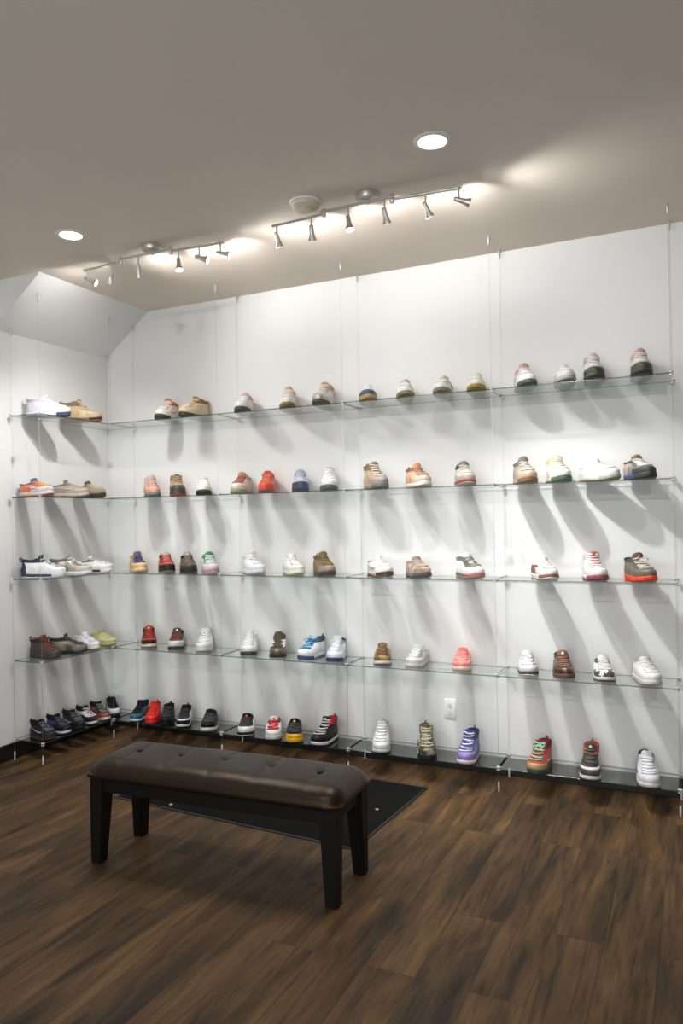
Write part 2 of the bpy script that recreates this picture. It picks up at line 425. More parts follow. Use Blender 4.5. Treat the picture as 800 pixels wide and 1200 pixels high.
# smoke detector
t = thing('smoke_detector', 'round white smoke detector on the ceiling, left of the canopy of the right track light', 'smoke detector', (2.335, -1.15, H))
bm = bmesh.new(); add_lathe(bm, [(.078, 0), (.078, -.008), (.074, -.012)], n=36); obj('mounting_plate', bm, M_white, t, True, 40)
bm = bmesh.new(); add_lathe(bm, [(.070, -.011), (.068, -.026), (.056, -.036), (.034, -.038), (.032, -.042), (.010, -.043)], n=36); obj('sensor_cover', bm, plain('cream_plastic', '#dccdb8', .45), t, True, 35)

# ------------------------------------------------------------------ bench
M_leather = None
def leather():
    m, nt, out = new_mat('dark_brown_leather')
    b = principled(nt, out, None, .38, 0, .36)
    b.inputs['Specular Tint'].default_value = (1, .78, .58, 1)
    n = noise(nt, 3, 4)
    r = ramp(nt, n.outputs['Fac'], [(.3, hexc('#170f0a')), (.7, hexc('#20150d'))])
    nt.links.new(r.outputs[0], b.inputs['Base Color'])
    v = nt.nodes.new('ShaderNodeTexVoronoi'); v.inputs['Scale'].default_value = 260
    tc = nt.nodes.new('ShaderNodeTexCoord'); nt.links.new(tc.outputs['Object'], v.inputs['Vector'])
    bump(nt, b, v.outputs['Distance'], .16, .0015)
    return m
M_leather = leather()
M_espresso = plain('espresso_wood', '#0f0b09', .45, 0, 40, .05, .25)
bench = thing('bench', 'long dark brown leather bench with button tufted seat and black wooden legs', 'bench', (2.153, -1.64, 0), math.radians(3.2))
BL, BD = 1.235, .385
BUT = [-.455, -.2275, 0, .2275, .455]
def cushion():
    bm = bmesh.new()
    nx, ny = 124, 44
    zt, zb = .458, .378
    def top(u, v):
        # u,v in -1..1
        x, y = u * BL / 2, v * BD / 2
        ex = max(0, 1 - (BL / 2 - abs(x)) / .09); ey = max(0, 1 - (BD / 2 - abs(y)) / .09)
        e = min(1, math.hypot(ex, ey))
        z = zb + .018 + (zt - zb - .018) * math.sqrt(max(0, 1 - e ** 2.2))
        z += .012 * (1 - u * u) ** .5 * (1 - v * v)
        edge = 1 - e ** 3
        for bx in BUT:
            d = math.hypot(x - bx, y)
            z -= .008 * math.exp(-(d / .02) ** 2)
            z -= .0032 * math.exp(-((x - bx) / .006) ** 2) * (.4 + .6 * edge)
            z -= .0018 * math.exp(-((x - bx) / .03) ** 2) * edge
        return x, y, z
    def rnd(u, v):
        # rounded plan corners
        x, y = u * BL / 2, v * BD / 2; R_ = .035
        cx, cy = BL / 2 - R_, BD / 2 - R_
        return x, y
    sp = lambda i, n: math.sin(PI / 2 * (2 * i / n - 1)) * .35 + (2 * i / n - 1) * .65
    g = []
    for j in range(ny + 1):
        row = []
        for i in range(nx + 1):
            u, v = sp(i, nx), sp(j, ny)
            x, y, z = top(u, v)
            # pull the plan corners in
            R_ = .03
            dx = abs(x) - (BL / 2 - R_); dy = abs(y) - (BD / 2 - R_)
            if dx > 0 and dy > 0:
                m_ = max(dx, dy); h_ = math.hypot(dx, dy)
                x = math.copysign(BL / 2 - R_ + dx * m_ / h_, x); y = math.copysign(BD / 2 - R_ + dy * m_ / h_, y)
            row.append(bm.verts.new((x, y, z)))
        g.append(row)
    for j in range(ny):
        for i in range(nx): bm.faces.new((g[j][i], g[j][i + 1], g[j + 1][i + 1], g[j + 1][i]))
    loop = [g[0][i] for i in range(nx)] + [g[j][nx] for j in range(ny)] + [g[ny][i] for i in range(nx, 0, -1)] + [g[j][0] for j in range(ny, 0, -1)]
    l2 = [bm.verts.new((v.co.x * 1.0, v.co.y * 1.0, zb + .008)) for v in loop]
    l3 = [bm.verts.new((v.co.x * .985, v.co.y * .96, zb)) for v in loop]
    for A, B_ in ((loop, l2), (l2, l3)):
        for k in range(len(A)): bm.faces.new((A[k], A[(k + 1) % len(A)], B_[(k + 1) % len(A)], B_[k]))
    bm.faces.new(l3)
    return bm
cu = obj('seat_cushion', cushion(), M_leather, bench, True, 60)
for bx in BUT:
    if abs(bx) < .01: continue
    bm = bmesh.new(); add_lathe(bm, [(.011, .456), (.0125, .461), (.011, .466), (.006, .4685), (.001, .469)], Matrix.Translation((bx, 0, 0)), 18)
    obj('button', bm, M_leather, cu, True)
LX, LY = .5725, .158
for x, y in ((0, -LY), (0, LY)):
    bm = bmesh.new(); add_box(bm, (-LX, y - .011, .318), (LX, y + .011, .382), .002, 1); obj('long_rail', bm, M_espresso, bench)
for x in (-LX, LX):
    bm = bmesh.new(); add_box(bm, (x - .011, -LY, .318), (x + .011, LY, .382), .002, 1); obj('end_rail', bm, M_espresso, bench)
for sx in (-1, 1):
    for sy in (-1, 1):
        bm = bmesh.new()
        x1_, y1_ = sx * (LX + .024), sy * (LY + .018)
        rings = []
        for z, w in ((0, .050), (.003, .052), (.30, .072), (.381, .072)):
            rings.append([bm.verts.new((x1_ - sx * a_ * w, y1_ - sy * b2 * w, z)) for a_, b2 in ((0, 0), (1, 0), (1, 1), (0, 1))])
        for r0, r1 in zip(rings, rings[1:]):
            for k in range(4): bm.faces.new((r0[k], r0[(k + 1) % 4], r1[(k + 1) % 4], r1[k]))
        bm.faces.new(rings[0]); bm.faces.new(rings[-1])
        es = [e for e in bm.edges if abs((e.verts[0].co - e.verts[1].co).z) > .02]
        bmesh.ops.bevel(bm, geom=es, offset=.004, segments=2, affect='EDGES')
        obj('leg', bm, M_espresso, bench)

# ------------------------------------------------------------------ mat
def mat_mat():
    m, nt, out = new_mat('black_carpet_mat')
    b = principled(nt, out, hexc('#0e0e0e'), .95, 0, .1)
    n = noise(nt, 260, 3)
    r = ramp(nt, n.outputs['Fac'], [(.35, hexc('#080808')), (.7, hexc('#1d1d1c'))])
    nt.links.new(r.outputs[0], b.inputs['Base Color'])
    bump(nt, b, n.outputs['Fac'], .8, .004)
    return m
mt_o = thing('floor_mat', 'flat black carpet mat on the wood floor behind the bench', 'mat', (1.878, -.79, 0), math.radians(-3.2))
bm = bmesh.new(); add_box(bm, (-.735, -.43, 0), (.735, .43, .007), .003, 2); obj('carpet_pile', bm, mat_mat(), mt_o)
bm = bmesh.new()
for lo, hi in (((-.75, -.445, 0), (.75, -.428, .005)), ((-.75, .428, 0), (.75, .445, .005)), ((-.75, -.428, 0), (-.733, .428, .005)), ((.733, -.428, 0), (.75, .428, .005))):
    add_box(bm, lo, hi, .001, 1)
obj('rubber_border', bm, plain('black_rubber', '#121212', .6, 0, 90, .1), mt_o)
def scrap(loc, label, seed):
    rnd = random.Random(seed); bm = bmesh.new()
    n = 7
    top = [bm.verts.new((.011 * math.cos(2 * PI * k / n) * rnd.uniform(.6, 1.2), .008 * math.sin(2 * PI * k / n) * rnd.uniform(.6, 1.2), .003 + rnd.uniform(0, .003))) for k in range(n)]
    bot = [bm.verts.new((v.co.x * .9, v.co.y * .9, 0)) for v in top]
    bm.faces.new(top); bm.faces.new(bot[::-1])
    for k in range(n): bm.faces.new((top[k], bot[k], bot[(k + 1) % n], top[(k + 1) % n]))
    o = tag(obj('paper_scrap', bm, plain('pale_paper', '#c9b79b', .8)), label, 'litter'); o.location = loc
scrap((2.516, -.803, .007), 'tiny pale scrap lying near the right edge of the black mat', 3)
scrap((1.477, -1.17, .007), 'tiny pale scrap on the black mat seen under the bench', 5)

# ------------------------------------------------------------------ sneakers
LOW = [(.006, .023, .284, .019, .0475), (.002, .042, .287, .040, .049), (.003, .052, .280, .052, .0475), (.006, .060, .264, .061, .045),
       (.008, .067, .242, .068, .042), (.009, .073, .217, .076, .0385), (.009, .079, .192, .085, .0365), (.008, .085, .168, .094, .035),
       (.006, .090, .148, .102, .0345), (.003, .094, .136, .106, .0345)]
HIGH = [(.006, .023, .284, .019, .0475), (.002, .050, .288, .043, .049), (.003, .070, .279, .058, .0475), (.008, .086, .258, .070, .045),
        (.011, .098, .230, .081, .0415), (.012, .110, .200, .096, .038), (.011, .124, .174, .113, .0365), (.008, .139, .153, .132, .036),
        (.004, .152, .139, .149, .0365), (.001, .161, .134, .161, .0365)]
NR = 40   # points round each ring
def build_shoe(x, y, z, yaw, h, size, col, label):
    root = thing('sneaker', label, 'shoe', (x, y, z + .0004), yaw, 'sneakers on display')
    f = max(-.12, min(1.12, (h - .108) / (.163 - .108)))
    prof = [tuple(a + (b - a) * f for a, b in zip(p, q)) for p, q in zip(LOW, HIGH)]
    Lmid = .143
    def lerp_prof(s):
        s = max(0, min(9, s)); i = min(8, int(s)); t = s - i
        p0, p1, p2, p3 = prof[max(0, i - 1)], prof[i], prof[i + 1], prof[min(9, i + 2)]
        return [.5 * (2 * b + (c - a) * t + (2 * a - 5 * b + 4 * c - d) * t * t + (3 * b - a - 3 * c + d) * t ** 3) for a, b, c, d in zip(p0, p1, p2, p3)]
    ears = (.026, .008, .016)[int(y * 777 + x * 1913) % 3]
    side = 1 if (int(x * 1000) % 2) else -1
    def spring(px): return .013 * max(0, (px - .19) / .1) ** 2
    def P(s, th, off=0):
        xh, zh, xf, zf, w = lerp_prof(s)
        w *= 1.11
        u = math.cos(th); sg = 1 if math.sin(th) >= 0 else -1
        lo = max(0, 1 - s / 5)
        e = 2.6 + .9 * lo * (u > 0)
        wf = max(0, 1 - abs(u) ** e) ** .5
        mod = 1 - lo * (.16 if sg == side else .07) * math.exp(-((u + .18) / .38) ** 2) - lo * .14 * max(0, -u - .15)
        px = (xh + xf) / 2 + (xf - xh) / 2 * u
        py = sg * w * wf * mod + side * .006 * lo * max(0, u) ** 2
        pz = zh + (zf - zh) * (u + 1) / 2
        if s > 5: pz -= (.014 if f < .5 else .006) * (s - 5) / 4 * (1 - u * u)
        if s > 6.8 and f > .25:      # ankle flaps either side of the tongue
            a_ = abs(math.degrees(math.atan2(math.sin(th), math.cos(th))))
            pz += ears * min(1, f) * (s - 6.8) / 2.2 * math.exp(-((a_ - 52) / 26) ** 2)
        if off:
            # push outwards from the shoe's long axis
            q = Vector((px, py, pz)); c = Vector(((xh + xf) / 2 * .35 + px * .65, 0, max(.03, pz - .03)))
            q += (q - c).normalized() * off
            px, py, pz = q
        return Vector((px - Lmid, py, pz + spring(px)))
    def region(s, a):
        a = abs(a)
        if a < 30 and s > 3.0: return 'T'
        if s > 6.3: return 'K' if 'K' in col else 'U'
        if 30 <= a < 60 and s > 3.2: return 'E'
        if a > 138: return 'H'
        if a < 68 and s < 1.8: return 'C'
        if a < 88 and s < 4.2: return 'V'
        return 'Q'
    NAMES = {'U': 'upper', 'T': 'tongue', 'K': 'collar', 'E': 'eyestay', 'H': 'heel_counter', 'C': 'toe_cap', 'V': 'toe_box', 'Q': 'side_panel'}
    SS = [i * .5 for i in range(19)]
    groups = {}
    for i in range(len(SS) - 1):
        for k in range(NR):
            th = 2 * PI * (k + .5) / NR
            a = math.degrees(th if th <= PI else th - 2 * PI)
            rg = region((SS[i] + SS[i + 1]) / 2, a)
            if rg not in col: rg = 'U'
            groups.setdefault(rg, []).append((i, k))
    def pieces(faces):
        left = set(faces); got = []
        while left:
            st = [left.pop()]; comp = []
            while st:
                i, k = st.pop(); comp.append((i, k))
                for q in ((i + 1, k), (i - 1, k), (i, (k + 1) % NR), (i, (k - 1) % NR)):
                    if q in left: left.remove(q); st.append(q)
            got.append(sorted(comp))
        return sorted(got, key=len, reverse=True)
    for rg, faces in [(g_, p_) for g_, f_ in groups.items() for p_ in pieces(f_)]:
        bm = bmesh.new(); cache = {}
        off = 0 if rg in 'UTV' else .0011
        def vert(i, k):
            k %= NR
            if (i, k) not in cache: cache[(i, k)] = bm.verts.new(P(SS[i], 2 * PI * k / NR, off))
            return cache[(i, k)]
        for i, k in faces: bm.faces.new((vert(i, k), vert(i, k + 1), vert(i + 1, k + 1), vert(i + 1, k)))
        m = shoe_mat(col[rg], 'cloth' if rg in 'TK' else 'leather')
        o = obj(NAMES[rg], bm, m, root, True)
    # lining
    bm = bmesh.new(); rings = []
    for s, sc, dz in ((9, 1, 0), (9, .86, .001), (8.5, .80, -.004), (7, .74, -.01), (4, .70, -.025)):
        rg_ = []
        for k in range(NR):
            q = P(s, 2 * PI * k / NR); c = P(s, 0) * .5 + P(s, PI) * .5
            v = c + (q - c) * sc; rg_.append(bm.verts.new((v.x, v.y, max(.036, v.z + dz))))
        rings.append(rg_)
    for r0, r1 in zip(rings, rings[1:]):
        for k in range(NR): bm.faces.new((r0[k], r0[(k + 1) % NR], r1[(k + 1) % NR], r1[k]))
    bm.faces.new(rings[-1])
    obj('lining', bm, shoe_mat(col.get('I', col.get('K', col['U'])), 'cloth'), root, True)
    # midsole and outsole
    def outline(th, grow):
        q = P(0, th); w = Vector((math.cos(th), 0, 0))
        c = Vector((0, 0, 0)); d = Vector((q.x, q.y, 0))
        n = Vector((q.x * .4, q.y * 2.2, 0)).normalized()
        return d + n * grow
    def zt(px): return (.0285 - .006 * min(1, max(0, (px + .12) / .22)))
    def sole(lo, hi, grow0, grow1, sel, name, mat, solid=True):
        bm = bmesh.new(); cache = {}
        lv = [(lo, grow0 - .002), (lo + .15 * (hi - lo), grow0), (lo + .6 * (hi - lo), max(grow0, grow1) + .0012), (hi, grow1), (hi, grow1 - .006)]
        ks = [k for k in range(NR) if sel(k)]
        def vert(j, k):
            k %= NR
            if (j, k) not in cache:
                t, g = lv[j]; q = outline(2 * PI * k / NR, g); top = zt(q.x)
                cache[(j, k)] = bm.verts.new((q.x, q.y, t * top + spring(q.x + Lmid)))
            return cache[(j, k)]
        for j in range(len(lv) - 1):
            for k in ks: bm.faces.new((vert(j, k), vert(j, k + 1), vert(j + 1, k + 1), vert(j + 1, k)))
        if len(ks) == NR:
            bm.faces.new([vert(0, k) for k in range(NR)]); bm.faces.new([vert(len(lv) - 1, k) for k in range(NR)])
        return obj(name, bm, mat, root, True, 50)
    ang = lambda k: abs((360 * (k + .5) / NR + 180) % 360 - 180)
    if 'B' in col:
        sole(.30, 1.05, .0035, .0025, lambda k: ang(k) >= 62, 'midsole', shoe_mat(col['M'], 'rubber'))
        sole(.24, 1.12, .0042, .0030, lambda k: ang(k) < 62, 'toe_bumper', shoe_mat(col['B'], 'rubber'))
    else:
        sole(.30, 1.05, .0035, .0025, lambda k: True, 'midsole', shoe_mat(col['M'], 'rubber'))
    sole(0, .34, .001, .0035, lambda k: True, 'outsole', shoe_mat(col['O'], 'rubber'))
    # tongue tip standing above the collar
    bm = bmesh.new()
    rows = []
    hh = .011 + (.014 - ears * .75) * max(0, f)
    tip0 = P(8.2, 0); lean = Vector((-.10, 0, 1)).normalized() if f > .3 else Vector((-.35, 0, 1)).normalized()
    for j in range(7):
        t = j / 6; wv = .029 * (1 - .25 * t ** 4) * (1 if j < 6 else .8)
        c = tip0 + lean * ((hh + .016) * t) + Vector((.004 - .004 * (1 - t), 0, 0))
        row = []
        for i in range(9):
            q = -1 + i / 4
            row.append((c + Vector((-.015 * q * q, wv * q, -.005 * q ** 4 * t)), c + Vector((-.015 * q * q - .008, wv * q * .95, -.005 * q ** 4 * t - .001))))
        rows.append(row)
    fr = [[bm.verts.new(a_) for a_, b2 in r] for r in rows]; bk = [[bm.verts.new(b2) for a_, b2 in r] for r in rows]
    for j in range(6):
        for i in range(8):
            bm.faces.new((fr[j][i], fr[j][i + 1], fr[j + 1][i + 1], fr[j + 1][i])); bm.faces.new((bk[j][i + 1], bk[j][i], bk[j + 1][i], bk[j + 1][i + 1]))
        for i in (0, 8): bm.faces.new((fr[j][i], fr[j + 1][i], bk[j + 1][i], bk[j][i]))
    for i in range(8):
        bm.faces.new((fr[6][i], fr[6][i + 1], bk[6][i + 1], bk[6][i])); bm.faces.new((fr[0][i], fr[0][i + 1], bk[0][i + 1], bk[0][i]))
    tt = obj('tongue_tip', bm, shoe_mat(col.get('T', col['U']), 'cloth'), root, True, 60)
    if 'X' in col:
        bm = bmesh.new()
        c = tip0 + lean * (hh * .95) + Vector((.0062, 0, 0))
        up = lean; pts = []
        for k in range(10):
            a_ = 2 * PI * k / 10; r_ = .009 if k % 2 == 0 else .0062
            pts.append((math.cos(a_) * r_, math.sin(a_) * r_))
        fv = [bm.verts.new(c + Vector((0, a_, 0)) + up * b2) for a_, b2 in pts]; bv = [bm.verts.new(v.co - Vector((.004, 0, 0))) for v in fv]
        bm.faces.new(fv); bm.faces.new(bv[::-1])
        for k in range(10): bm.faces.new((fv[k], bv[k], bv[(k + 1) % 10], fv[(k + 1) % 10]))
        obj('tongue_emblem', bm, shoe_mat(col['X'], 'leather'), tt)
    # laces crossing the throat
    bm = bmesh.new()
    smax = 8.4 if f > .5 else 7.6
    for n_ in range(6):
        s0 = 3.4 + (smax - 3.4) * n_ / 5
        pts = [P(s0 + .12 * math.cos(j * PI / 6) * (1 if n_ % 2 else -1), math.radians(-40 + 80 * j / 6), .0045 if 0 < j < 6 else .001) for j in range(7)]
        add_tube(bm, pts, .0042, 6)
    if h > .12 and 'bright' in label or 'lace' in label:
        c = P(smax - .3, 0, .008)
        for sg in (-1, 1):
            add_tube(bm, [c, c + Vector((.012, sg * .02, .008)), c + Vector((.014, sg * .036, -.002)), c + Vector((.012, sg * .024, -.012)), c], .003, 6)
            add_tube(bm, [c, c + Vector((.018, sg * .014, -.014)), c + Vector((.026, sg * .022, -.034))], .0028, 6)
    obj('laces', bm, shoe_mat(col.get('L', '#e8e8e8'), 'lace'), root, True)
    # pull loop on the heel
    if f > .35:
        bm = bmesh.new(); c = P(9, PI)
        add_tube(bm, [c + Vector((.003, 0, -.02)), c + Vector((-.007, 0, -.008)), c + Vector((-.007, 0, .006)), c + Vector((.001, 0, .012)), c + Vector((.006, 0, -.004))], [.004, .0045, .0045, .0045, .004], 6)
        obj('heel_loop', bm, shoe_mat(col.get('H', col.get('K', col['U'])), 'cloth'), root, True)
    # curved mark on both sides
    if 'S' in col:
        for sg in (-1, 1):
            bm = bmesh.new(); A = []; B2 = []
            for j in range(15):
                t = j / 14
                a_ = 66 + 78 * t; s0 = 2.2 - 1.3 * math.sin(PI * min(1, t * 1.25)) * (1 - t) + 3.0 * max(0, t - .25) ** 1.2
                wd = .85 * math.sin(PI * min(1, (1 - t) * .9 + .1)) ** .8 * (1 - t) + .05
                A.append(bm.verts.new(P(s0, sg * math.radians(a_), .0022))); B2.append(bm.verts.new(P(s0 + wd, sg * math.radians(a_ + 4), .0022)))
            for j in range(14): bm.faces.new((A[j], A[j + 1], B2[j + 1], B2[j]))
            ex = bmesh.ops.extrude_face_region(bm, geom=list(bm.faces))
            for v in ex['geom']:
                if isinstance(v, bmesh.types.BMVert): v.co.y -= sg * .002
            obj('side_stripe', bm, shoe_mat(col['S'], 'leather'), root, True, 50)
    root.scale = (size, size, size)
    return root

